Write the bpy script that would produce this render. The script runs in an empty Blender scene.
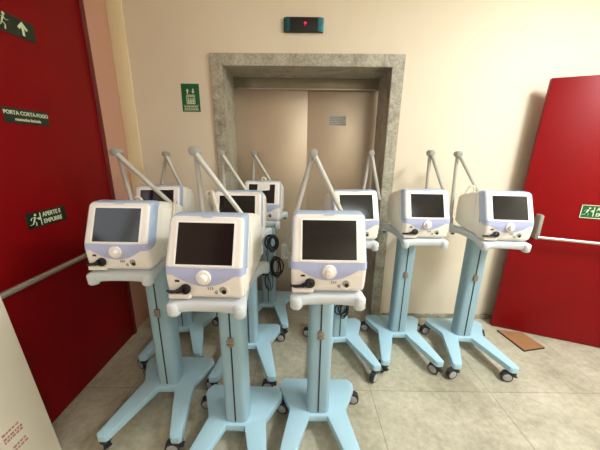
import bpy, bmesh, math, random
from mathutils import Vector, Matrix
random.seed(7)
SC = bpy.context.scene
COL = SC.collection

# ---------------------------------------------------------------- materials
def srgb(r, g, b):
    f = lambda c: (c/255/12.92) if c/255 <= .04045 else ((c/255+.055)/1.055)**2.4
    return (f(r), f(g), f(b), 1)

def mat(name, rgb, rough=.5, metal=0, var=.06, scale=9, bump=0, bscale=60, spec=.5, coat=0, emit=0):
    m = bpy.data.materials.new(name); m.use_nodes = True
    nt = m.node_tree; P = nt.nodes['Principled BSDF']
    c = srgb(*rgb)
    tc = nt.nodes.new('ShaderNodeTexCoord')
    n = nt.nodes.new('ShaderNodeTexNoise'); n.inputs['Scale'].default_value = scale; n.inputs['Detail'].default_value = 5
    nt.links.new(tc.outputs['Object'], n.inputs['Vector'])
    r = nt.nodes.new('ShaderNodeValToRGB')
    r.color_ramp.elements[0].position = .3; r.color_ramp.elements[1].position = .7
    r.color_ramp.elements[0].color = (*[x*(1-var) for x in c[:3]], 1)
    r.color_ramp.elements[1].color = (*[min(1, x*(1+var)) for x in c[:3]], 1)
    nt.links.new(n.outputs['Fac'], r.inputs['Fac'])
    nt.links.new(r.outputs['Color'], P.inputs['Base Color'])
    P.inputs['Roughness'].default_value = rough; P.inputs['Metallic'].default_value = metal
    P.inputs['Specular IOR Level'].default_value = spec
    if coat: P.inputs['Coat Weight'].default_value = coat
    if emit:
        nt.links.new(r.outputs['Color'], P.inputs['Emission Color']); P.inputs['Emission Strength'].default_value = emit
    if bump:
        n2 = nt.nodes.new('ShaderNodeTexNoise'); n2.inputs['Scale'].default_value = bscale; n2.inputs['Detail'].default_value = 3
        nt.links.new(tc.outputs['Object'], n2.inputs['Vector'])
        b = nt.nodes.new('ShaderNodeBump'); b.inputs['Strength'].default_value = bump; b.inputs['Distance'].default_value = .01
        nt.links.new(n2.outputs['Fac'], b.inputs['Height']); nt.links.new(b.outputs['Normal'], P.inputs['Normal'])
    return m

def node_ramp(nt, stops):
    r = nt.nodes.new('ShaderNodeValToRGB'); e = r.color_ramp.elements
    e[0].position, e[0].color = stops[0][0], srgb(*stops[0][1])
    e[1].position, e[1].color = stops[-1][0], srgb(*stops[-1][1])
    for p, c in stops[1:-1]:
        x = e.new(p); x.color = srgb(*c)
    return r

def floor_mat():
    m = bpy.data.materials.new('worn_stone_floor'); m.use_nodes = True
    nt = m.node_tree; P = nt.nodes['Principled BSDF']; L = nt.links.new
    tc = nt.nodes.new('ShaderNodeTexCoord')
    a = nt.nodes.new('ShaderNodeTexNoise'); a.inputs['Scale'].default_value = 2.2; a.inputs['Detail'].default_value = 9; a.inputs['Roughness'].default_value = .68
    b = nt.nodes.new('ShaderNodeTexNoise'); b.inputs['Scale'].default_value = 26; b.inputs['Detail'].default_value = 6; b.inputs['Roughness'].default_value = .7
    for n in (a, b): L(tc.outputs['Object'], n.inputs['Vector'])
    ra = node_ramp(nt, [(.32, (164, 157, 138)), (.5, (194, 189, 170)), (.68, (212, 207, 190))])
    rb = node_ramp(nt, [(.3, (190, 182, 165)), (.62, (255, 255, 250))])
    L(a.outputs['Fac'], ra.inputs['Fac']); L(b.outputs['Fac'], rb.inputs['Fac'])
    mx = nt.nodes.new('ShaderNodeMix'); mx.data_type = 'RGBA'; mx.blend_type = 'MULTIPLY'; mx.inputs[0].default_value = .55
    L(ra.outputs['Color'], mx.inputs[6]); L(rb.outputs['Color'], mx.inputs[7])
    # slab joints
    mp = nt.nodes.new('ShaderNodeMapping'); mp.inputs['Location'].default_value = (.311, .1, 0); L(tc.outputs['Object'], mp.inputs['Vector'])
    br = nt.nodes.new('ShaderNodeTexBrick'); br.offset = 0; br.inputs['Scale'].default_value = 1
    br.inputs['Brick Width'].default_value = .8; br.inputs['Row Height'].default_value = .8; br.inputs['Mortar Size'].default_value = .0035
    br.inputs['Mortar Smooth'].default_value = .4
    br.inputs['Color1'].default_value = (1, 1, 1, 1); br.inputs['Color2'].default_value = (.93, .93, .92, 1); br.inputs['Mortar'].default_value = (.6, .56, .5, 1)
    L(mp.outputs['Vector'], br.inputs['Vector'])
    m2 = nt.nodes.new('ShaderNodeMix'); m2.data_type = 'RGBA'; m2.blend_type = 'MULTIPLY'; m2.inputs[0].default_value = .8
    L(mx.outputs[2], m2.inputs[6]); L(br.outputs['Color'], m2.inputs[7])
    L(m2.outputs[2], P.inputs['Base Color'])
    rr = nt.nodes.new('ShaderNodeMapRange'); rr.inputs[3].default_value = .28; rr.inputs[4].default_value = .5
    L(b.outputs['Fac'], rr.inputs[0]); L(rr.outputs[0], P.inputs['Roughness'])
    return m

def marble_mat():
    m = bpy.data.materials.new('grey_marble'); m.use_nodes = True
    nt = m.node_tree; P = nt.nodes['Principled BSDF']; L = nt.links.new
    tc = nt.nodes.new('ShaderNodeTexCoord')
    a = nt.nodes.new('ShaderNodeTexNoise'); a.inputs['Scale'].default_value = 5; a.inputs['Detail'].default_value = 10; a.inputs['Roughness'].default_value = .72; a.inputs['Distortion'].default_value = 1.2
    b = nt.nodes.new('ShaderNodeTexNoise'); b.inputs['Scale'].default_value = 55; b.inputs['Detail'].default_value = 6; b.inputs['Roughness'].default_value = .75
    for n in (a, b): L(tc.outputs['Object'], n.inputs['Vector'])
    ra = node_ramp(nt, [(.3, (128, 122, 106)), (.45, (172, 166, 148)), (.58, (190, 185, 168)), (.72, (210, 205, 188))])
    rb = node_ramp(nt, [(.36, (135, 130, 118)), (.56, (255, 255, 255))])
    L(a.outputs['Fac'], ra.inputs['Fac']); L(b.outputs['Fac'], rb.inputs['Fac'])
    mx = nt.nodes.new('ShaderNodeMix'); mx.data_type = 'RGBA'; mx.blend_type = 'MULTIPLY'; mx.inputs[0].default_value = .5
    L(ra.outputs['Color'], mx.inputs[6]); L(rb.outputs['Color'], mx.inputs[7])
    L(mx.outputs[2], P.inputs['Base Color']); P.inputs['Roughness'].default_value = .42
    return m

M = dict(
    floor=floor_mat(), marble=marble_mat(),
    wall=mat('cream_wall_paint', (226, 214, 192), .62, var=.03, scale=1.6, bump=.08, bscale=35),
    wallpink=mat('wall_with_red_bounce', (196, 150, 130), .62, var=.04, scale=2, bump=.08, bscale=35),  # left wall: shade and red door bounce put into the colour
    pale=mat('pale_cream_paint', (232, 216, 178), .6, var=.03, scale=2),
    ceil=mat('ceiling_paint', (236, 230, 214), .8, var=.02),
    red=mat('red_door_paint', (124, 0, 6), .5, var=.07, scale=3, spec=.15),
    red2=mat('glossy_red_door_paint', (132, 0, 6), .4, var=.07, scale=3, spec=.2),
    darkred=mat('dark_red_door_frame_paint', (98, 4, 14), .5, var=.05),
    steel=mat('brushed_steel_bar', (196, 190, 182), .35, .8, var=.05, scale=20),
    lift=mat('brushed_bronze_steel', (190, 172, 150), .38, .55, var=.06, scale=2.5),
    liftdark=mat('dark_lift_header', (140, 132, 112), .4, .4, var=.1, scale=6),
    black=mat('black_plastic', (10, 10, 11), .45, var=.2),
    rubber=mat('dark_rubber', (44, 46, 50), .6, var=.12),
    hub=mat('grey_wheel_hub', (168, 166, 166), .5, var=.06),
    blue=mat('light_blue_painted_metal', (172, 210, 228), .38, var=.03, scale=7),
    bluegrey=mat('blue_grey_column', (150, 182, 197), .36, var=.03, scale=7),
    groove=mat('dark_groove', (40, 50, 56), .7, var=.1),
    tray=mat('pale_grey_plastic_tray', (202, 209, 214), .4, var=.02),
    white=mat('warm_white_bezel_plastic', (238, 232, 226), .34, var=.015),
    frame=mat('bright_screen_surround', (246, 243, 238), .3, var=.01),
    cream=mat('cream_housing_plastic', (236, 231, 220), .42, var=.02),
    lav=mat('lavender_plastic', (176, 184, 220), .36, var=.02),
    lavs=mat('pale_blue_strip_plastic', (174, 192, 220), .36, var=.02),
    screen=mat('dark_glass_screen', (24, 23, 24), .12, var=.15, spec=.5),
    arm=mat('warm_grey_arm_metal', (188, 186, 178), .4, .15, var=.04),
    armdk=mat('grey_joint_plastic', (158, 156, 148), .5, var=.05),
    hose=mat('translucent_cream_hose', (228, 220, 204), .4, var=.05),
    latch=mat('worn_latch_metal', (150, 138, 126), .4, .6, var=.15, scale=60),
    signdk=mat('dark_green_sign_board', (12, 34, 18), .4, var=.1),
    signgr=mat('green_sign_board', (6, 92, 48), .4, var=.06),
    glow=mat('pale_photoluminescent_print', (214, 222, 190), .5, var=.03),
    wood=mat('brown_board_face', (158, 114, 76), .55, var=.1, scale=14),
    woodedge=mat('dark_board_edge', (70, 50, 34), .7, var=.15, scale=14),
    board=mat('off_white_board_face', (224, 214, 196), .6, var=.03, scale=3),
    stamp=mat('faded_red_ink', (176, 128, 122), .7, var=.25, scale=40),
    paper=mat('white_paper', (236, 232, 226), .7, var=.02),
    ink=mat('grey_print', (128, 124, 122), .7, var=.1),
    teal=mat('teal_end_cap', (44, 100, 110), .3, .6, var=.1, scale=30),
    led=mat('red_led_digit', (255, 20, 70), .4, var=.02, emit=3.0),
    plate=mat('grey_notice_plate', (172, 168, 164), .45, .2, var=.04),
)

# ---------------------------------------------------------------- mesh helpers
def obj(name, bm, m, parent=None, angle=35):
    bmesh.ops.remove_doubles(bm, verts=bm.verts, dist=1e-6)
    bmesh.ops.recalc_face_normals(bm, faces=bm.faces)
    me = bpy.data.meshes.new(name); bm.to_mesh(me); bm.free()
    for x in (m if isinstance(m, (list, tuple)) else [m]): me.materials.append(x)
    me.shade_smooth(); me.set_sharp_from_angle(angle=math.radians(angle))
    o = bpy.data.objects.new(name, me); COL.objects.link(o)
    if parent is not None: o.parent = parent
    return o

def empty(name, loc=(0, 0, 0), rz=0):
    o = bpy.data.objects.new(name, None); COL.objects.link(o)
    o.location = loc; o.rotation_euler = (0, 0, rz); o.empty_display_size = .1
    return o

def tag(o, label, cat, group=None):
    o['label'] = label; o['category'] = cat
    if group: o['group'] = group
    return o

def struct(o, label=None):
    o['kind'] = 'structure'
    if label: o['label'] = label
    return o

def merge(bm, src):
    me = bpy.data.meshes.new('tmp'); src.to_mesh(me); src.free(); bm.from_mesh(me); bpy.data.meshes.remove(me)

def box(bm, x0, x1, y0, y1, z0, z1, bev=0, mi=0, seg=2):
    b = bmesh.new(); bmesh.ops.create_cube(b, size=1)
    for v in b.verts:
        v.co = Vector(((x0+x1)/2+v.co.x*(x1-x0), (y0+y1)/2+v.co.y*(y1-y0), (z0+z1)/2+v.co.z*(z1-z0)))
    if bev: bmesh.ops.bevel(b, geom=b.edges[:], offset=bev, segments=seg, profile=.5, affect='EDGES')
    for f in b.faces: f.material_index = mi
    merge(bm, b)

def prism(bm, poly, z0, z1, bev=0, mi=0, seg=2):
    b = bmesh.new()
    lo = [b.verts.new((x, y, z0)) for x, y in poly]; hi = [b.verts.new((x, y, z1)) for x, y in poly]
    b.faces.new(hi); b.faces.new(lo[::-1]); n = len(poly)
    for i in range(n): b.faces.new((lo[i], lo[(i+1) % n], hi[(i+1) % n], hi[i]))
    bmesh.ops.recalc_face_normals(b, faces=b.faces)
    if bev: bmesh.ops.bevel(b, geom=b.edges[:], offset=bev, segments=seg, profile=.5, affect='EDGES')
    for f in b.faces: f.material_index = mi
    merge(bm, b)

def loft(bm, rings, mi=0, cap0=True, cap1=True, sym=False):
    vs = [[bm.verts.new(p) for p in r] for r in rings]; n = len(rings[0])
    for a, c in zip(vs, vs[1:]):
        for i in range(n):
            f = bm.faces.new((a[i], a[(i+1) % n], c[(i+1) % n], c[i])); f.material_index = mi
    if sym:                                             # mirror-symmetric ring: close the ends with a ladder of quads
        for r in (vs[0], vs[-1]):
            for i in range(n//2-1): bm.faces.new((r[i], r[i+1], r[n-2-i], r[n-1-i])).material_index = mi
        return
    if cap0: bm.faces.new(vs[0]).material_index = mi
    if cap1: bm.faces.new(vs[-1][::-1]).material_index = mi

def tube(bm, pts, r, n=10, mi=0, flat=1.0):
    pts = [Vector(p) for p in pts]
    rad = r if isinstance(r, (list, tuple)) else [r]*len(pts)
    rings = []; up = None
    for i, p in enumerate(pts):
        t = (pts[min(i+1, len(pts)-1)]-pts[max(i-1, 0)]).normalized()
        if up is None:
            up = Vector((0, 0, 1)) if abs(t.z) < .9 else Vector((0, 1, 0))
        s = t.cross(up).normalized(); up = s.cross(t).normalized()
        rings.append([p+(s*math.cos(2*math.pi*k/n)+up*math.sin(2*math.pi*k/n)*flat)*rad[i] for k in range(n)])
    loft(bm, rings, mi)

def lathe(bm, prof, origin, axis, n=24, mi=0):
    a = Vector(axis).normalized(); h = Vector((0, 0, 1)) if abs(a.z) < .9 else Vector((1, 0, 0))
    s = a.cross(h).normalized(); u = s.cross(a); o = Vector(origin)
    loft(bm, [[o+a*d+(s*math.cos(2*math.pi*k/n)+u*math.sin(2*math.pi*k/n))*max(r, 1e-4) for k in range(n)] for d, r in prof], mi)

def smooth_path(pts, sub=8):
    pts = [Vector(p) for p in pts]; out = []
    P = [pts[0]]+pts+[pts[-1]]
    for i in range(1, len(P)-2):
        a, b, c, d = P[i-1:i+3]
        for k in range(sub):
            t = k/sub
            out.append(.5*((2*b)+(c-a)*t+(2*a-5*b+4*c-d)*t*t+(3*b-3*c+d-a)*t**3))
    out.append(pts[-1]); return out

def text_obj(name, body, size, m, parent, mw, depth=.0006, align='LEFT', sx=1.0, bold=0.0):
    cu = bpy.data.curves.new(name, 'FONT'); cu.body = body; cu.size = size; cu.extrude = depth
    cu.align_x = align; cu.align_y = 'CENTER'; cu.offset = bold
    t = bpy.data.objects.new(name+'_src', cu); COL.objects.link(t)
    dg = bpy.context.evaluated_depsgraph_get()
    me = bpy.data.meshes.new_from_object(t.evaluated_get(dg)); bpy.data.objects.remove(t); bpy.data.curves.remove(cu)
    me.transform(Matrix.Diagonal((sx, 1, 1, 1)))
    me.name = name; me.materials.clear(); me.materials.append(m)
    o = bpy.data.objects.new(name, me); COL.objects.link(o); o.parent = parent; o.matrix_local = mw
    return o

def frame_mx(o, ex, ey):
    ex = Vector(ex).normalized(); ey = Vector(ey).normalized(); ez = ex.cross(ey)
    return Matrix(((ex.x, ey.x, ez.x, o[0]), (ex.y, ey.y, ez.y, o[1]), (ex.z, ey.z, ez.z, o[2]), (0, 0, 0, 1)))

# ---------------------------------------------------------------- camera
EYE = Vector((0, 0, 1.55)); F = 275.07; PITCH = .2620; ROLL = .0121
fw = Vector((0, math.cos(PITCH), -math.sin(PITCH))); up0 = Vector((0, math.sin(PITCH), math.cos(PITCH))); rt0 = Vector((1, 0, 0))
rt = rt0*math.cos(ROLL)+up0*math.sin(ROLL); upv = up0*math.cos(ROLL)-rt0*math.sin(ROLL)
cam = bpy.data.cameras.new('camera'); co = bpy.data.objects.new('camera', cam); COL.objects.link(co)
cam.sensor_width = 36; cam.sensor_fit = 'HORIZONTAL'; cam.lens = F/600*36; cam.clip_start = .02
co.matrix_world = Matrix(((rt.x, upv.x, -fw.x, EYE.x), (rt.y, upv.y, -fw.y, EYE.y), (rt.z, upv.z, -fw.z, EYE.z), (0, 0, 0, 1)))
SC.camera = co

# ---------------------------------------------------------------- room shell
XL, XR, YB, YF, ZC = -1.44, 2.76, 2.364, -3.0, 3.4
DX0, DX1, DZ = -.61, .69, 2.178           # lift opening in the back wall
DY = 2.70                                 # plane of the lift doors
b = bmesh.new(); box(b, XL-.2, XR+.2, YF-.2, YB+.75, -.1, 0); struct(obj('floor', b, M['floor']))
b = bmesh.new(); box(b, XL-.2, XR+.2, YF-.2, YB+.2, ZC, ZC+.1); struct(obj('ceiling', b, M['ceil']))
b = bmesh.new()
box(b, XL, DX0-.02, YB, YB+.2, 0, ZC); box(b, DX1+.02, XR+.2, YB, YB+.2, 0, ZC); box(b, DX0-.02, DX1+.02, YB, YB+.2, DZ+.02, ZC)
struct(obj('wall_back', b, M['wall']))
WY0, WY1, WZ0, WZ1 = -.45, .72, 1.5, 2.5  # opening for the added window
b = bmesh.new(); box(b, XL-.2, XL, YF, WY0, 0, ZC); box(b, XL-.2, XL, WY1, YB+.2, 0, ZC); box(b, XL-.2, XL, WY0, WY1, 0, WZ0); box(b, XL-.2, XL, WY0, WY1, WZ1, ZC); struct(obj('wall_left', b, M['wallpink']))
b = bmesh.new(); box(b, XR, XR+.2, YF, YB, 0, ZC); struct(obj('wall_right', b, M['wall']))
b = bmesh.new(); box(b, XL-.2, XR+.2, YF-.2, YF, 0, ZC); struct(obj('wall_front', b, M['wall']))
added_win = struct(empty('added_window_1', (XL, 0, 0)), 'added open white framed window, out of view, for the left screen reflection')  # unseen, added to give the left screen a bright reflection
b = bmesh.new()
for y0, y1, z0, z1 in ((WY0, WY1, WZ0, WZ0+.04), (WY0, WY1, WZ1-.04, WZ1), (WY0, WY0+.04, WZ0, WZ1), (WY1-.04, WY1, WZ0, WZ1), (.115, .155, WZ0, WZ1)): box(b, -.12, -.06, y0, y1, z0, z1)
obj('added_window_frame', b, M['frame'], added_win)
d4 = struct(empty('added_door_4', (XL, -2.3, 0)), 'added tall red door, out of view, for a red screen reflection')  # unseen, added so the middle screen reflects something red
b = bmesh.new(); box(b, -.02, .014, -.6, .6, .004, 3.3, .003); obj('door_leaf', b, M['red2'], d4)
# pale pilaster in the corner
b = bmesh.new(); box(b, XL, -1.325, YB-.012, YB, 0, ZC, .003); struct(obj('trim_2', b, M['pale']), 'pale narrow corner strip on the back wall beside the left red door')
b = bmesh.new(); box(b, XL+.0, -.70, YB-.014, YB-.0125, 0, .045); box(b, .80, XR, YB-.012, YB, 0, .045, .003)
struct(obj('baseboard_back', b, M['marble']))
# marble surround of the lift
b = bmesh.new()
yo = YB-.022
def jamb(poly_f):                                  # flat slab standing proud of the wall, poly in (x,z)
    q = bmesh.new(); A = [q.verts.new((x, yo, z)) for x, z in poly_f]; B_ = [q.verts.new((x, YB+.01, z)) for x, z in poly_f]
    q.faces.new(A); q.faces.new(B_[::-1]); n = len(A)
    for i in range(n): q.faces.new((A[i], A[(i+1) % n], B_[(i+1) % n], B_[i]))
    bmesh.ops.recalc_face_normals(q, faces=q.faces); bmesh.ops.bevel(q, geom=q.edges[:], offset=.004, segments=2, affect='EDGES'); merge(b, q)
jamb([(-.705, 2.262), (DX0, DZ), (DX0, 0), (-.665, 0)])
jamb([(.786, 2.268), (.780, 0), (DX1, 0), (DX1, DZ)])
jamb([(-.705, 2.262), (.786, 2.268), (DX1, DZ), (DX0, DZ)])
# reveals
box(b, DX0-.03, DX0, YB, DY, 0, DZ); box(b, DX1, DX1+.03, YB, DY, 0, DZ); box(b, DX0-.03, DX1+.03, YB, DY, DZ, DZ+.03)
struct(obj('trim_1', b, M['marble']), 'grey mottled marble surround framing the lift doors')
# lift doors
door = struct(empty('door_1', (0, DY, 0)), 'closed bronze steel sliding lift doors in the marble surround')
b = bmesh.new(); box(b, DX0-.03, DX1+.03, 0, .04, 2.088, DZ+.03, .004); obj('header', b, M['liftdark'], door)
b = bmesh.new(); box(b, DX0-.03, .055, .012, .05, .006, 2.088, .004); obj('door_panel', b, M['lift'], door)
b = bmesh.new(); box(b, .0545, DX1+.03, .028, .062, .006, 2.088, .004); obj('door_panel', b, M['lift'], door)
b = bmesh.new(); box(b, DX0-.03, DX1+.03, .1, .15, -.05, 2.3); obj('back_plate', b, M['groove'], door)
b = bmesh.new(); box(b, DX0-.03, DX1+.03, -.0, .06, -.01, .006); obj('sill', b, M['steel'], door)
b = bmesh.new(); box(b, DX0+.03, DX1-.03, -.012, .0, 2.082, 2.094, .003); obj('header_lip', b, M['steel'], door)

# left red fire door, flat in the left wall
d2 = struct(empty('door_2', (XL, 1.5, 0)), 'tall dark red fire door on the left wall')
b = bmesh.new(); box(b, -.02, .014, -.62, .548, .004, 2.47, .003); obj('door_leaf', b, M['red'], d2)
b = bmesh.new(); box(b, -.02, .022, .548, .59, .0, 2.5, .004); box(b, -.02, .022, -.66, -.62, 0, 2.5, .004); box(b, -.02, .022, -.66, .59, 2.47, 2.51, .004)
obj('door_frame', b, M['darkred'], d2)
pb = bmesh.new(); tube(pb, [(.075, -.5, .893), (.075, .34, .893)], .016, 12); bar = obj('push_bar', pb, M['steel'], d2)
for y in (-.5, .34):
    b = bmesh.new(); box(b, .014, .09, y-.018, y+.018, .85, .93, .006); obj('bar_bracket', b, M['darkred'], bar)

# right red fire door leaf, swung open in front of the back wall
dv = Vector((.925, -.38, 0)).normalized()
ang = math.atan2(dv.y, dv.x)
d3 = struct(empty('door_3', (1.787, 2.238, 0), ang), 'bright red fire door leaf on the right, standing open at an angle')
def shearx(bm, k):
    for v in bm.verts: v.co.x += k*v.co.z
b = bmesh.new(); box(b, 0, 1.02, 0, .045, .004, 2.088, .004); 
for v in b.verts:
    if v.co.x < .5: v.co.x += .021*v.co.z
obj('door_leaf', b, M['red2'], d3)
b = bmesh.new(); tube(b, [(.16, -.07, .905), (.98, -.07, .905)], .013, 12); bar = obj('push_bar', b, M['steel'], d3)
b = bmesh.new(); prism(b, [(.135, 0), (.175, 0), (.17, -.075), (.145, -.075)], .888, 1.085, .006); obj('bar_bracket', b, M['armdk'], bar)
b = bmesh.new(); box(b, .93, .99, -.085, 0, .84, .97, .006); obj('bar_bracket', b, M['darkred'], bar)

# ---------------------------------------------------------------- signs
def running_man(bm, mx, s):
    def limb(pts, w):
        tube(bm, [mx @ Vector((x*s, y*s, .0012)) for x, y in pts], w*s, 8, flat=.3)
    c = mx @ Vector((.12*s, .40*s, .0012)); n = (mx.to_3x3() @ Vector((0, 0, 1)))
    lathe(bm, [(-.0005, .085*s), (.0007, .085*s)], c, n, 14)
    limb([(.06, .27), (-.06, -.02)], .085)
    limb([(-.06, -.02), (.10, -.14), (.06, -.38)], .055)
    limb([(-.06, -.02), (-.16, -.22), (-.38, -.26)], .055)
    limb([(.06, .25), (.22, .10), (.34, .18)], .042)
    limb([(.04, .25), (-.18, .22), (-.28, .06)], .042)

def sign(name, origin, ex, ey, w, h, mboard, label, border=None, group=None):
    """board lying in the plane ex/ey with its centre at origin"""
    r = empty(name, origin); tag(r, label, 'sign', group)
    mx = frame_mx((0, 0, 0), ex, ey)
    q = bmesh.new(); box(q, -w/2, w/2, -h/2, h/2, -.0, .003, .0008, seg=1); q.transform(mx)
    obj('board', q, mboard, r)
    if border:
        q = bmesh.new(); t = .005
        for x0, x1, y0, y1 in ((-w/2, w/2, h/2-t, h/2), (-w/2, w/2, -h/2, -h/2+t), (-w/2, -w/2+t, -h/2, h/2), (w/2-t, w/2, -h/2, h/2)):
            box(q, x0, x1, y0, y1, .003, .0042)
        q.transform(mx); obj('border', q, border, r)
    return r, mx
def tmx(mx, x, y): return mx @ Matrix.Translation((x, y, .0035))

LX = XL+.0142; ex, ey = (0, 1, 0), (0, 0, 1)
r, mx = sign('exit_sign', (LX, 1.55, 2.132), ex, ey, .245, .088, M['signdk'], 'dark green exit sign with running figure and up arrow, highest on the left red door')
q = bmesh.new(); running_man(q, mx @ Matrix.Translation((-.045, 0, .003)), .085); obj('running_figure', q, M['glow'], r)
q = bmesh.new(); tube(q, [(-.0, -.03, .004), (0, .02, .004)], .007, 8, flat=.2)
prism(q, [(0, .034), (-.027, .004), (-.018, -.004), (0, .014), (.018, -.004), (.027, .004)], .003, .0048)
q.transform(mx @ Matrix.Translation((.055, 0, 0))); obj('arrow', q, M['glow'], r)
r, mx = sign('door_notice', (LX, 1.523, 1.705), ex, ey, .245, .072, M['signdk'], 'dark green sign with two lines of pale text, middle of the left red door')
text_obj('lettering', 'PORTA CORTA-FOGO', .026, M['glow'], r, tmx(mx, 0, .013), align='CENTER', sx=.92, bold=.0006)
text_obj('lettering', 'mantenha fechada', .021, M['glow'], r, tmx(mx, 0, -.017), align='CENTER', sx=.92, bold=.0004)
r, mx = sign('push_sign', (LX, 1.507, 1.176), ex, ey, .246, .086, M['signdk'], 'dark green push sign with running figure, just above the bar of the left door')
q = bmesh.new(); running_man(q, mx @ Matrix.Translation((-.082, -.003, .003)), .075); obj('running_figure', q, M['glow'], r)
q = bmesh.new(); box(q, -.047, -.042, -.034, .034, .003, .0045); box(q, -.06, -.047, -.003, .01, .003, .0045); q.transform(mx); obj('door_symbol', q, M['glow'], r)
text_obj('lettering', 'APERTE E', .034, M['glow'], r, tmx(mx, -.030, .019), sx=.83, bold=.0008)
text_obj('lettering', 'EMPURRE', .034, M['glow'], r, tmx(mx, -.030, -.019), sx=.83, bold=.0008)
# right door sign
exd = (dv.x, dv.y, 0); nn = Vector((dv.y, -dv.x, 0))     # outward (towards the camera)
c = Vector((1.787, 2.238, 0))+dv*(.405+.125)+nn*.0005; c.z = 1.13
r, mx = sign('push_sign', c, exd, (0, 0, 1), .25, .102, M['signgr'], 'bright green sign with running figure and pale border on the right red door', border=M['glow'])
q = bmesh.new(); running_man(q, mx @ Matrix.Translation((-.085, -.004, .003)), .078); obj('running_figure', q, M['glow'], r)
q = bmesh.new(); box(q, -.052, -.046, -.036, .036, .003, .0045); box(q, -.062, -.052, -.003, .012, .003, .0045); q.transform(mx); obj('door_symbol', q, M['glow'], r)
text_obj('lettering', 'APERTE E', .036, M['glow'], r, tmx(mx, -.034, .021), sx=.83, bold=.0008)
text_obj('lettering', 'EMPURRE', .036, M['glow'], r, tmx(mx, -.034, -.021), sx=.83, bold=.0008)
# lift sign
r, mx = sign('lift_sign', (-.877, YB-.0005, 1.948), (1, 0, 0), (0, 0, 1), .142, .205, M['signgr'], 'green lift sign with pictogram on the wall left of the marble surround')
q = bmesh.new()
def bar2(x0, x1, y0, y1, z=.0045): box(q, x0, x1, y0, y1, .003, z)
for x0, x1, y0, y1 in ((-.034, .034, .006, .011), (-.034, .034, -.046, -.041), (-.034, -.029, -.046, .011), (.029, .034, -.046, .011), (-.034, .034, .016, .022)): bar2(x0, x1, y0, y1)
for x in (-.018, 0, .018):
    bar2(x-.006, x+.006, -.040, -.012); lathe(q, [(0, .005), (.0015, .005)], (x, -.005, .003), (0, 0, 1), 12)
prism(q, [(-.034, .050), (-.022, .066), (-.010, .050), (-.017, .050), (-.017, .030), (-.027, .030), (-.027, .050)], .003, .0045)
prism(q, [(.034, .046), (.022, .030), (.010, .046), (.017, .046), (.017, .066), (.027, .066), (.027, .046)], .003, .0045)
q.transform(mx); obj('pictogram', q, M['glow'], r)
q = bmesh.new()
for y in (-.066, -.083):
    x = -.055
    while x < .05:
        l = random.uniform(.008, .02); box(q, x, min(x+l, .056), y-.0045, y+.0045, .003, .0042); x += l+.004
box(q, -.062, .062, -.0955, -.0935, .003, .0042); box(q, -.062, .062, -.0555, -.0535, .003, .0042)
q.transform(mx); obj('printed_lines', q, M['glow'], r)
# notice on the lift door
r, mx = sign('door_notice', (.335, DY+.0278, 1.828), (1, 0, 0), (0, 0, 1), .165, .088, M['plate'], 'small grey notice plate on the right lift door panel')
q = bmesh.new()
for i, y in enumerate((.030, .015, 0, -.015, -.030)):
    x = -.07
    while x < .06:
        l = random.uniform(.01, .03); box(q, x, min(x+l, .072), y-.0035, y+.0035, .003, .0042); x += l+.006
q.transform(mx); obj('printed_lines', q, M['ink'], r)

# lift floor indicator
r = empty('lift_indicator', (.009, YB+.003, 2.452)); tag(r, 'black lift floor indicator with teal ends and red digit above the marble surround', 'indicator')
b = bmesh.new(); prism(b, [(-.146, 0), (-.146, -.022), (-.12, -.034), (.12, -.034), (.146, -.022), (.146, 0)], -.046, .046, .003); obj('casing', b, M['black'], r)
for s in (-1, 1):
    b = bmesh.new(); prism(b, [(s*.1475, 0), (s*.1475, -.0235), (s*.121, -.0355), (s*.104, -.0355), (s*.104, -.03), (s*.12, -.03), (s*.142, -.02), (s*.142, 0)], -.0445, .0445)
    obj('end_cap', b, M['teal'], r)
text_obj('digit', '9', .034, M['led'], r, frame_mx((.012, -.0346, 0), (1, 0, 0), (0, 0, 1)), align='CENTER', bold=.001)

# ---------------------------------------------------------------- the ventilators
def lerp(tab, z):
    if z <= tab[0][0]: return tab[0][1]
    for (a, p), (c, q_) in zip(tab, tab[1:]):
        if z <= c: return p+(q_-p)*(z-a)/(c-a)
    return tab[-1][1]
YFZ = [(1.012, -.176), (1.03, -.186), (1.075, -.192), (1.11, -.196), (1.145, -.192), (1.153, -.189), (1.294, -.130), (1.318, -.120)]
WZ = [(1.012, .141), (1.05, .1445), (1.12, .1455), (1.318, .1425)]
def yf(z): return lerp(YFZ, z)
def hw(z): return lerp(WZ, z)

def section(ins, zlo=1.012, zhi=1.318, r=.022, n=5, wadd=0.0):
    """closed ring (x,z) of a rounded trapezoid, inset by ins; many points on each side"""
    z0, z1 = zlo+ins, zhi-ins; rr = max(r-ins*.5, .004)
    P = []
    for k in range(n+1):                                   # right bottom -> right top -> left top -> left bottom
        a = -math.pi/2+k/n*math.pi/2; z = z0+rr+rr*math.sin(a); P.append((hw(z0+rr)-ins+wadd-rr+rr*math.cos(a), z))
    for k in range(1, 12):
        z = z0+rr+(z1-z0-2*rr)*k/12; P.append((hw(z)-ins+wadd, z))
    R2 = rr*.95
    for k in range(n+1):
        a = k/n*math.pi/2; z = z1-R2+R2*math.sin(a); P.append((hw(z1-R2)-ins+wadd-R2+R2*math.cos(a), z))
    half = P[:]
    return half+[(-x, z) for x, z in half[::-1]]

def ring(ins, off, shear=1.0, y0=0, **k):
    return [(x, (yf(z)*shear+y0*(1-shear))+off, z) for x, z in section(ins, **k)]

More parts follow.
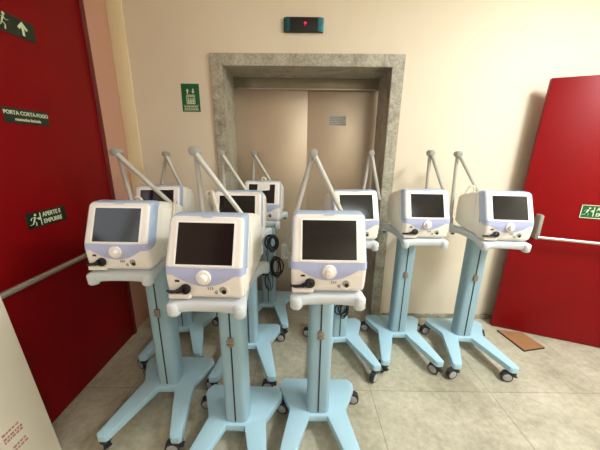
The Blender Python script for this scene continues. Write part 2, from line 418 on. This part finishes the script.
def build_body(root):
    # rear housing
    b = bmesh.new(); R = []
    for y, ins, zl, zh in ((-.085, .004, 1.012, 1.312), (.03, .004, 1.012, 1.301), (.12, .005, 1.013, 1.282), (.20, .008, 1.016, 1.262), (.232, .013, 1.022, 1.252), (.244, .026, 1.035, 1.238)):
        sec = section(ins, zlo=zl, zhi=zh, r=.03)
        k = 1.0 if y < 0 else 0
        R.append([(x, y if k == 0 else yf(z)+.085, z) for x, z in sec])
    loft(b, R, sym=True); h = obj('housing', b, M['cream'], root, 40)
    for s in (-1, 1):                                     # raised side panels
        b = bmesh.new(); q = []
        P = [(-.05, 1.09), (-.02, 1.272), (.10, 1.250), (.19, 1.230), (.213, 1.205), (.205, 1.10), (.18, 1.075), (-.03, 1.072)]
        prism(b, P, 0, .004, .0015)
        for v in b.verts:
            y, z, t = v.co.x, v.co.y, v.co.z
            tap = lerp([(-.1, .004), (.03, .004), (.12, .005), (.20, .008), (.232, .013)], y)
            v.co = Vector((s*(hw(z)-tap-.001+t), y, z))
        obj('side_panel', b, M['cream'], h)
    # coloured strip behind the bezel, over the top and down the sides
    b = bmesh.new(); k = dict(zlo=1.108); loft(b, [ring(.003, .008, **k), ring(.0004, .0165, **k), ring(0, .022, **k), ring(0, .060, **k), ring(.003, .067, **k), ring(.008, .10, **k)], sym=True); obj('colour_strip', b, M['lavs'], root, 40)
    b = bmesh.new(); k = dict(zhi=1.125); loft(b, [ring(.002, .010, **k), ring(0, .018, **k), ring(0, .075, **k), ring(.004, .09, **k), ring(.01, .12, **k)], sym=True); obj('lower_panel', b, M['cream'], root, 40)
    # front bezel
    b = bmesh.new(); loft(b, [ring(.020, 0), ring(.0125, .0008), ring(.0075, .0035), ring(.004, .009), ring(.0025, .015), ring(.0025, .02)], sym=True)
    bz = obj('front_bezel', b, M['white'], root, 40)
    # finger dip on the top edge of the bezel
    b = bmesh.new(); prism(b, [(-.026, 1.3165), (-.018, 1.3125), (.018, 1.3125), (.026, 1.3165)], 0, .002)
    for v in b.verts: x, z, t = v.co; v.co = Vector((x, yf(z)-.001-t+.0015, z))
    obj('brand_plate', b, M['lavs'], bz)
    # screen with its raised surround
    W2, zb_, zt_ = .1037, 1.153, 1.294
    b = bmesh.new(); t = .007
    def slab(x0, x1, z0, z1, d0, d1):
        q = bmesh.new(); box(q, x0, x1, 0, 1, z0, z1)
        for v in q.verts: v.co.y = yf(v.co.z)-(d1 if v.co.y < .5 else d0)
        merge(b, q)
    slab(-W2-t, W2+t, zt_, zt_+t*.8, -.002, .0025); slab(-W2-t, W2+t, zb_-t*.6, zb_, -.002, .003)
    slab(-W2-t, -W2, zb_, zt_, -.002, .0025); slab(W2, W2+t, zb_, zt_, -.002, .0025)
    obj('screen_surround', b, M['frame'], bz)
    b = bmesh.new(); slab(-W2, W2, zb_, zt_, -.004, .0005); obj('screen', b, M['screen'], bz)
    # lavender band with its smile under the knob
    b = bmesh.new(); G = []
    us = [-1+2*i/28 for i in range(29)]
    for j in range(7):
        row = []
        def side(sg):
            out = []
            for dx, dy in ((.0012, .034), (.0012, .0165), (-.0025, .0085), (-.0065, .0027), (-.0125, -.0009)):
                z = 1.1155+(1.1455-1.1155)*j/6; out.append((sg*(hw(z)+dx), yf(z)+dy, z))
            return out
        row += side(-1)
        for u in us[1:-1]:
            zt_u = 1.1455-.003*(1-u*u); zb_u = 1.1155-.045*max(0, 1-(abs(u)/.84)**2)
            z = zb_u+(zt_u-zb_u)*j/6; row.append((u*(hw(z)-.0125), yf(z)-.0016, z))
        row += side(1)[::-1]
        G.append([b.verts.new(q) for q in row])
    for g0, g1 in zip(G, G[1:]):
        for i in range(len(g0)-1): b.faces.new((g0[i], g0[i+1], g1[i+1], g1[i]))
    obj('accent_band', b, M['lav'], bz, 60)
    # lower panel details
    def disc(bm, x, z, prof, n=24): lathe(bm, prof, (x, yf(z), z), (0, -1, 0), n)
    kb = bmesh.new(); disc(kb, 0, 1.108, [(-.002, .0275), (.006, .0275), (.008, .026), (.009, .0165), (.022, .0145), (.025, .0125), (.0255, .003)], 28)
    k = obj('control_knob', kb, M['white'], bz)
    kb = bmesh.new(); lathe(kb, [(.0254, .007), (.0264, .006), (.0266, .002)], (0, yf(1.108), 1.108), (0, -1, 0), 20); obj('knob_cap', kb, M['cream'], k)
    b = bmesh.new(); q = bmesh.new(); box(q, -.108, -.092, 0, .004, 1.086, 1.094, .001, seg=1)
    for v in q.verts: v.co.y = yf(v.co.z)-.003+v.co.y
    merge(b, q); obj('button', b, M['black'], bz)
    # black probe lying in the recess on the left
    b = bmesh.new(); y = -.197
    tube(b, smooth_path([(-.146, y+.012, 1.043), (-.13, y, 1.046), (-.105, y-.003, 1.050), (-.09, y-.004, 1.056), (-.076, y-.004, 1.060)], 5), [.005]*5+[.006]*6+[.009]*5+[.013]*4+[.012], 12, flat=1)
    lathe(b, [(-.006, .013), (.0, .020), (.006, .0195), (.010, .012), (.011, .003)], (-.072, y+.004, 1.0585), (0, -1, .1), 20)
    obj('probe', b, M['black'], bz)
    b = bmesh.new(); prism(b, [(-.143, 0), (-.055, 0), (-.062, -.010), (-.138, -.012)], 1.017, 1.036, .003)
    for v in b.verts: v.co.y += yf(1.03)+.002
    obj('probe_ledge', b, M['white'], bz)
    b = bmesh.new(); disc(b, .068, 1.0535, [(-.002, .0225), (.003, .0225), (.004, .019), (.002, .017)], 24); cn = obj('connector_ring', b, M['cream'], bz)
    b = bmesh.new(); lathe(b, [(.0, .0085), (.006, .0085), (.0065, .002)], (.070, yf(1.05), 1.0505), (0, -1, 0), 16); obj('connector_port', b, M['black'], cn)
    b = bmesh.new(); lathe(b, [(.002, .014), (.0035, .013), (.003, .006)], (.066, yf(1.06), 1.058), (0, -1, 0), 16); obj('connector_seat', b, M['armdk'], cn)
    b = bmesh.new(); disc(b, .041, 1.046, [(-.001, .007), (.004, .007), (.0045, .002)], 14); obj('small_port', b, M['armdk'], bz)
    b = bmesh.new()
    for x in (.010, .018, .026):
        q = bmesh.new(); box(q, x, x+.004, 0, .003, 1.056, 1.068)
        for v in q.verts: v.co.y = yf(v.co.z)-.002+v.co.y
        merge(b, q)
    obj('vent_slots', b, M['armdk'], bz)

def build_trolley(root):
    H = [(.052, .042), (.160, -.258), (.172, -.268), (.208, -.268), (.220, -.256), (.158, .085), (.229, .232), (.228, .262), (.204, .300)]
    poly = H+[(-x, y) for x, y in H[::-1]]
    b = bmesh.new(); prism(b, poly, .088, .13, .0025)
    obj('trolley_base', b, M['blue'], root)
    # column
    b = bmesh.new(); sec = []
    for k in range(40):
        a = 2*math.pi*k/40; ca, sa = math.cos(a), math.sin(a)
        sec.append((0.0645*math.copysign(abs(ca)**.42, ca), .114+.058*math.copysign(abs(sa)**.62, sa)))
    loft(b, [[(x, y, z) for x, y in sec] for z in (.128, .985)]); c = obj('column', b, M['bluegrey'], root, 50)
    b = bmesh.new(); box(b, -.0035, .0035, .0535, .07, .14, .95); obj('groove', b, M['groove'], c)
    b = bmesh.new(); box(b, -.014, .014, .046, .06, .615, .665, .003); box(b, -.018, .018, .043, .05, .626, .634, .002); box(b, -.018, .018, .043, .05, .646, .654, .002)
    obj('latch', b, M['latch'], c)
    # tray: waisted plate with a rounded horn at each corner
    b = bmesh.new()
    half = smooth_path([(0, -.196, 0), (.05, -.197, 0), (.10, -.204, 0), (.128, -.216, 0), (.146, -.205, 0), (.146, -.17, 0), (.134, -.11, 0), (.126, -.03, 0), (.127, .05, 0), (.138, .12, 0), (.155, .165, 0), (.172, .19, 0), (.172, .215, 0), (.15, .225, 0), (.08, .205, 0), (0, .2, 0)], 4)
    P = [(v.x, v.y) for v in half]; P = P+[(-x, y) for x, y in P[-2:0:-1]]
    n_ = len(P); rings = []
    for z, ins in ((.961, .012), (.965, .005), (.972, 0), (.996, 0), (1.002, .004), (1.006, .012)):
        rings.append([(x*(1-ins/.15), (y-.0)*(1-ins/.2), z) for x, y in P])
    loft(b, rings)
    box(b, -.12, .12, -.16, .17, 1.0, 1.0135, .003)
    for sx in (-1, 1):
        lathe(b, [(.947, .012), (.950, .019), (.957, .0245), (.99, .0245), (1.0, .020), (1.005, .012)], (sx*.124, -.193, 0), (0, 0, 1), 20)
        lathe(b, [(.948, .010), (.951, .017), (.957, .020), (.995, .020), (1.004, .016)], (sx*.155, .2, 0), (0, 0, 1), 20)
    tr = obj('tray', b, M['tray'], root, 60)
    for s in (-1, 1):
        b = bmesh.new(); lathe(b, [(.938, .010), (.940, .013), (.950, .013)], (s*.150, .197, 0), (0, 0, 1), 14); obj('rubber_stop', b, M['black'], tr)

def build_casters(root, rng, tight=False):
    for (x, y) in ((-.190, -.243), (.190, -.243), (-.205, .252), (.205, .252)):
        a = rng.uniform(-1.1, 1.1) if y < 0 else (math.pi if x > 0 else 0)+rng.uniform(-.5, .5)
        if tight and x > 0 and y > 0: a = -1.7                # turned back: a neighbour's caster is close
        e = Matrix.Translation((x, y, 0)) @ Matrix.Rotation(a, 4, 'Z')
        b = bmesh.new()
        lathe(b, [(.068, .022), (.072, .027), (.086, .028), (.089, .024)], (0, 0, 0), (0, 0, 1), 20)
        prism(b, [(-.038, -.013), (.012, -.013), (.012, .013), (-.038, .013)], .070, .080, .002)
        # curved hood over the wheel
        hood = []
        for k in range(9):
            t = math.radians(40+k*12); hood.append((-.028+.043*math.cos(t), .038+.043*math.sin(t)))
        for (xa, za), (xb, zb2) in zip(hood, hood[1:]):
            q = [b.verts.new(p) for p in ((xa, -.015, za), (xb, -.015, zb2), (xb, .015, zb2), (xa, .015, za))]; b.faces.new(q)
        b.transform(e); c = obj('caster', b, M['rubber'], root)
        b = bmesh.new(); lathe(b, [(-.0165, .030), (-.0165, .034), (-.012, .038), (.012, .038), (.0165, .034), (.0165, .030)], (-.028, 0, .038), (0, 1, 0), 26); b.transform(e); w = obj('wheel', b, M['rubber'], c)
        b = bmesh.new(); lathe(b, [(-.0185, .004), (-.0185, .025), (-.0165, .0285), (.0165, .0285), (.0185, .025), (.0185, .004)], (-.028, 0, .038), (0, 1, 0), 22); b.transform(e); obj('wheel_hub', b, M['hub'], c)
        b = bmesh.new(); box(b, .010, .032, -.015, .015, .046, .054, .002); box(b, -.002, .014, -.005, .005, .050, .072); b.transform(e); obj('brake_pedal', b, M['rubber'], c)

def wpt(u, v, y=None, z=None):
    """where the line of sight of a photo point meets a vertical plane at depth y"""
    a, b_ = u-300, v-225; c, s = math.cos(ROLL), math.sin(ROLL)
    x_, y_ = (c*a+s*b_)/F, (-s*a+c*b_)/F
    d = rt0*x_+up0*(-y_)+fw
    t = (y-EYE.y)/d.y if y is not None else (z-EYE.z)/d.z
    return EYE+d*t

SPOTS = [  # x, y, yaw, apex, point on lower arm, end of upper arm (photo points), label
 (-.816, 1.343, -.008, (118, 152), (130, 195), (166, 198), 'ventilator on blue trolley closest to the left red door, grey light reflected in its screen'),
 (-.336, 1.101, -.041, (196, 151), (202.3, 209.7), (240, 211), 'front row ventilator on blue trolley, middle one of the three nearest machines'),
 (.114, 1.162, -.005, (313, 153), (298, 206), (339, 207), 'front row ventilator on blue trolley, rightmost of the three nearest, before the lift doors'),
 (.330, 1.823, .10, (370, 153), (364, 187), (377, 188), 'ventilator partly hidden behind the front right machine, black cable bundle on its blue column'),
 (.815, 1.891, -.020, (430, 153), (427, 187), (442, 188), 'ventilator on blue trolley against the cream wall, just right of the marble surround'),
 (1.324, 1.851, -.082, (457.5, 154), (451, 213), (477, 191), 'ventilator on blue trolley furthest right, beside the bright red door leaf'),
 (-.374, 1.735, .036, (222, 153), (224, 187), (246, 190), 'ventilator right behind the front middle machine, cream hose coiled left of its screen'),
 (-.298, 2.315, -.043, (254, 153), (253, 186), (270, 180), 'rearmost ventilator standing in the lift recess, white paper stuck on its screen'),
 (-.955, 1.93, .12, (166.5, 154), (161.5, 186), (182, 187), 'ventilator in the left corner, mostly hidden behind the machine nearest the left door'),
]
GROUP = 'medical ventilators on blue trolleys parked before the lift'

def new_root(i):
    x, y, a, *_, lab = SPOTS[i]
    r = empty('medical_ventilator', (x, y, 0), a); tag(r, lab, 'ventilator', GROUP); return r
def copy_tree(o, parent):
    c = o.copy(); COL.objects.link(c); c.parent = parent
    for ch in list(o.children): copy_tree(ch, c)
    return c
roots = [new_root(0)]
build_body(roots[0]); build_trolley(roots[0])
kids = list(roots[0].children)
for i in range(1, 9):
    r = new_root(i); roots.append(r)
    for k in kids: copy_tree(k, r)
for i, r in enumerate(roots): build_casters(r, random.Random(i*7+3), i == 3)

for i, r in enumerate(roots):
    x, y, a, ap, p2, en, _ = SPOTS[i]
    inv = (Matrix.Translation((x, y, 0)) @ Matrix.Rotation(a, 4, 'Z')).inverted()
    yb = y+.285
    A = inv @ wpt(*ap, y=yb); B = inv @ wpt(*p2, y=yb)
    base = A+(B-A)*((1.0-A.z)/(B.z-A.z))
    E_ = inv @ wpt(*en, y=yb-.012); end = A+(E_-A)*((1.20-A.z)/(E_.z-A.z))
    arm = bmesh.new(); tube(arm, [base, base+(A-base)*.1, A], [.016, .0135, .0125], 12); lo = obj('lower_arm', arm, M['arm'], r)
    bx = max(-.15, min(.15, base.x))
    b = bmesh.new(); tube(b, [(bx, .18, .999), (bx, .235, .999), (base.x, base.y, .999), (base.x*1.04, base.y+.012, .999)], .015, 10); lathe(b, [(-.03, .020), (.05, .020), (.055, .016)], base, (0, 0, 1), 16); obj('arm_clamp', b, M['tray'], lo)
    b = bmesh.new(); off = Vector((0, -.028, 0)); dr = (end-A).normalized()
    tube(b, [A+off, end+Vector((0, -.004, 0))], [.0145, .012], 12); ua = obj('upper_arm', b, M['arm'], r)
    b = bmesh.new(); lathe(b, [(-.020, .016), (-.018, .022), (.040, .022), (.043, .018), (.044, .004)], A, (0, -1, 0), 20); obj('arm_joint', b, M['armdk'], ua)

def loops(c, rx, rz, n, r, seed, tilt=.3):
    rg = random.Random(seed); pts = []
    N = n*18
    for k in range(N+1):
        t = 2*math.pi*k/18; j = k/N
        pts.append((c[0]+rx*math.sin(t)*(1+.3*math.sin(t*.37+seed))+.012*math.sin(j*9), c[1]-.02*math.cos(t*.5+seed)+.018*(j-.5), c[2]-rz+rz*math.cos(t)*(1+.2*math.cos(t*.29))))
    b = bmesh.new(); tube(b, pts, r, 7); return b
def local_at(i, u, v, dy):
    x, y, a = SPOTS[i][:3]
    inv = (Matrix.Translation((x, y, 0)) @ Matrix.Rotation(a, 4, 'Z')).inverted()
    return inv @ wpt(u, v, y=y+dy)
# power cables hanging from the columns
c = local_at(3, 343, 303, .02); obj('power_cable', loops(c, .036, .055, 5, .005, 2), M['black'], roots[3])
c = local_at(7, 276, 258, .02); obj('power_cable', loops(c, .045, .085, 5, .0055, 5), M['black'], roots[7])
c = local_at(6, 272, 236, .05); obj('power_cable', loops(c, .03, .05, 5, .006, 8), M['black'], roots[6])
c = local_at(7, 268, 274, -.0); obj('sensor_cable', loops(c, .035, .08, 2, .004, 9), M['black'], roots[7])
# cream hoses
def hose(i, pts, r=.009):
    b = bmesh.new(); tube(b, smooth_path(pts, 10), r, 10); obj('breathing_hose', b, M['hose'], roots[i])
hose(6, [(-.15, .17, 1.10), (-.165, .10, 1.20), (-.170, .0, 1.28), (-.163, -.08, 1.308), (-.14, -.137, 1.298), (-.122, -.168, 1.255), (-.108, -.185, 1.22), (-.10, -.205, 1.16)], .011)
hose(6, [(-.158, .10, 1.22), (-.190, .02, 1.28), (-.196, -.06, 1.30), (-.182, -.10, 1.27), (-.175, -.06, 1.20)], .010)
hose(8, [(-.155, .05, 1.15), (-.160, -.11, 1.20), (-.13, -.172, 1.245), (-.095, -.182, 1.250), (-.065, -.190, 1.21), (-.05, -.205, 1.17)], .009)
hose(5, [(-.10, .20, 1.25), (-.085, .19, 1.305), (-.06, .18, 1.312), (-.045, .2, 1.25)], .008)
hose(7, [(-.02, -.04, 1.30), (-.012, -.04, 1.335), (.01, -.045, 1.332), (.02, -.05, 1.30)], .007)
hose(0, [(.10, .225, 1.25), (.125, .16, 1.282), (.147, .10, 1.275), (.152, .07, 1.23), (.153, .05, 1.18), (.155, .08, 1.10)], .006)

# paper stuck across the rear machine's screen
x, y, a = SPOTS[7][:3]
pn = empty('paper_note', (x, y, 0), a); tag(pn, 'small white paper stuck over the top of the rearmost screen', 'paper')
b = bmesh.new()
g = []
for j in range(6):
    z = 1.300-.05*j/5
    g.append([b.verts.new((-.035+.098*i/4, yf(z)-.0062-.004*(j/5)**2, z-.003*math.sin(i))) for i in range(5)])
for j in range(5):
    for i in range(4): b.faces.new((g[j][i], g[j][i+1], g[j+1][i+1], g[j+1][i]))
ext = bmesh.ops.extrude_face_region(b, geom=b.faces[:])
for v in ext['geom']:
    if isinstance(v, bmesh.types.BMVert): v.co.y += .0006
obj('sheet', b, M['paper'], pn)

# ---------------------------------------------------------------- loose things
# brown board on the floor by the right door
q = [(1.79, 2.160), (1.827, 1.892), (2.027, 1.931), (1.99, 2.122)]
b = bmesh.new(); prism(b, q, 0, .016, .0015, seg=1)
for f in b.faces: f.material_index = 0 if f.normal.z > .8 else 1
o = obj('wooden_board', b, [M['wood'], M['woodedge']]); tag(o, 'small brown board lying on the floor at the foot of the right red door', 'board')
for f in o.data.polygons: f.material_index = 0 if f.normal.z > .8 else 1
# off-white board leaning on the left wall
r = empty('white_board', (-1.25, .55, 0)); tag(r, 'off white board with faded red stamps leaning at the lower left corner', 'board')
k = (-1.332+1.252)/.891; la = math.atan(-k)
T = Matrix.Translation((0, .55, 0)) @ Matrix.Rotation(-la, 4, 'Y')
b = bmesh.new(); box(b, -.05, 0, -.95, 0, .006, 1.40, .003); b.transform(T); o = obj('panel', b, M['board'], r)
for rows, y0, y1 in (((.338, .316, .300), -.192, -.112), ((.250, .232), -.172, -.106)):
    q = bmesh.new(); box(q, 0, .0004, y0, y1, rows[-1]-.008, rows[0]+.008, mi=1)
    for i, z in enumerate(rows):
        yy = y0
        while yy < y1-.006:
            l = random.uniform(.006, .016); box(q, 0, .0008, yy, min(yy+l, y1), z-.006, z+.006); yy += l+.003
    q.transform(T); obj('stamped_print', q, [M['stamp'], M['board']], r)

# ---------------------------------------------------------------- light
def area(name, loc, rot, sx, sy, power, col):
    l = bpy.data.lights.new(name, 'AREA'); l.shape = 'RECTANGLE'; l.size = sx; l.size_y = sy; l.energy = power; l.color = col
    o = bpy.data.objects.new(name, l); COL.objects.link(o); o.location = loc; o.rotation_euler = rot; return o
area('ceiling_lamp', (2.25, .55, 3.0), (0, 0, 0), .5, 1.0, 106, (.92, .99, 1))
area('corridor_fill', (1.7, -2.1, ZC-.03), (0, 0, 0), .8, 1.0, 64, (.94, .99, 1))  # added fill from behind the camera, lights the machine fronts
w = bpy.data.worlds.new('world'); w.use_nodes = True; SC.world = w
w.node_tree.nodes['Background'].inputs[0].default_value = (.9, .95, 1, 1); w.node_tree.nodes['Background'].inputs[1].default_value = 2.6
SC.view_settings.view_transform = 'Standard'; SC.view_settings.look = 'None'; SC.view_settings.exposure = 0
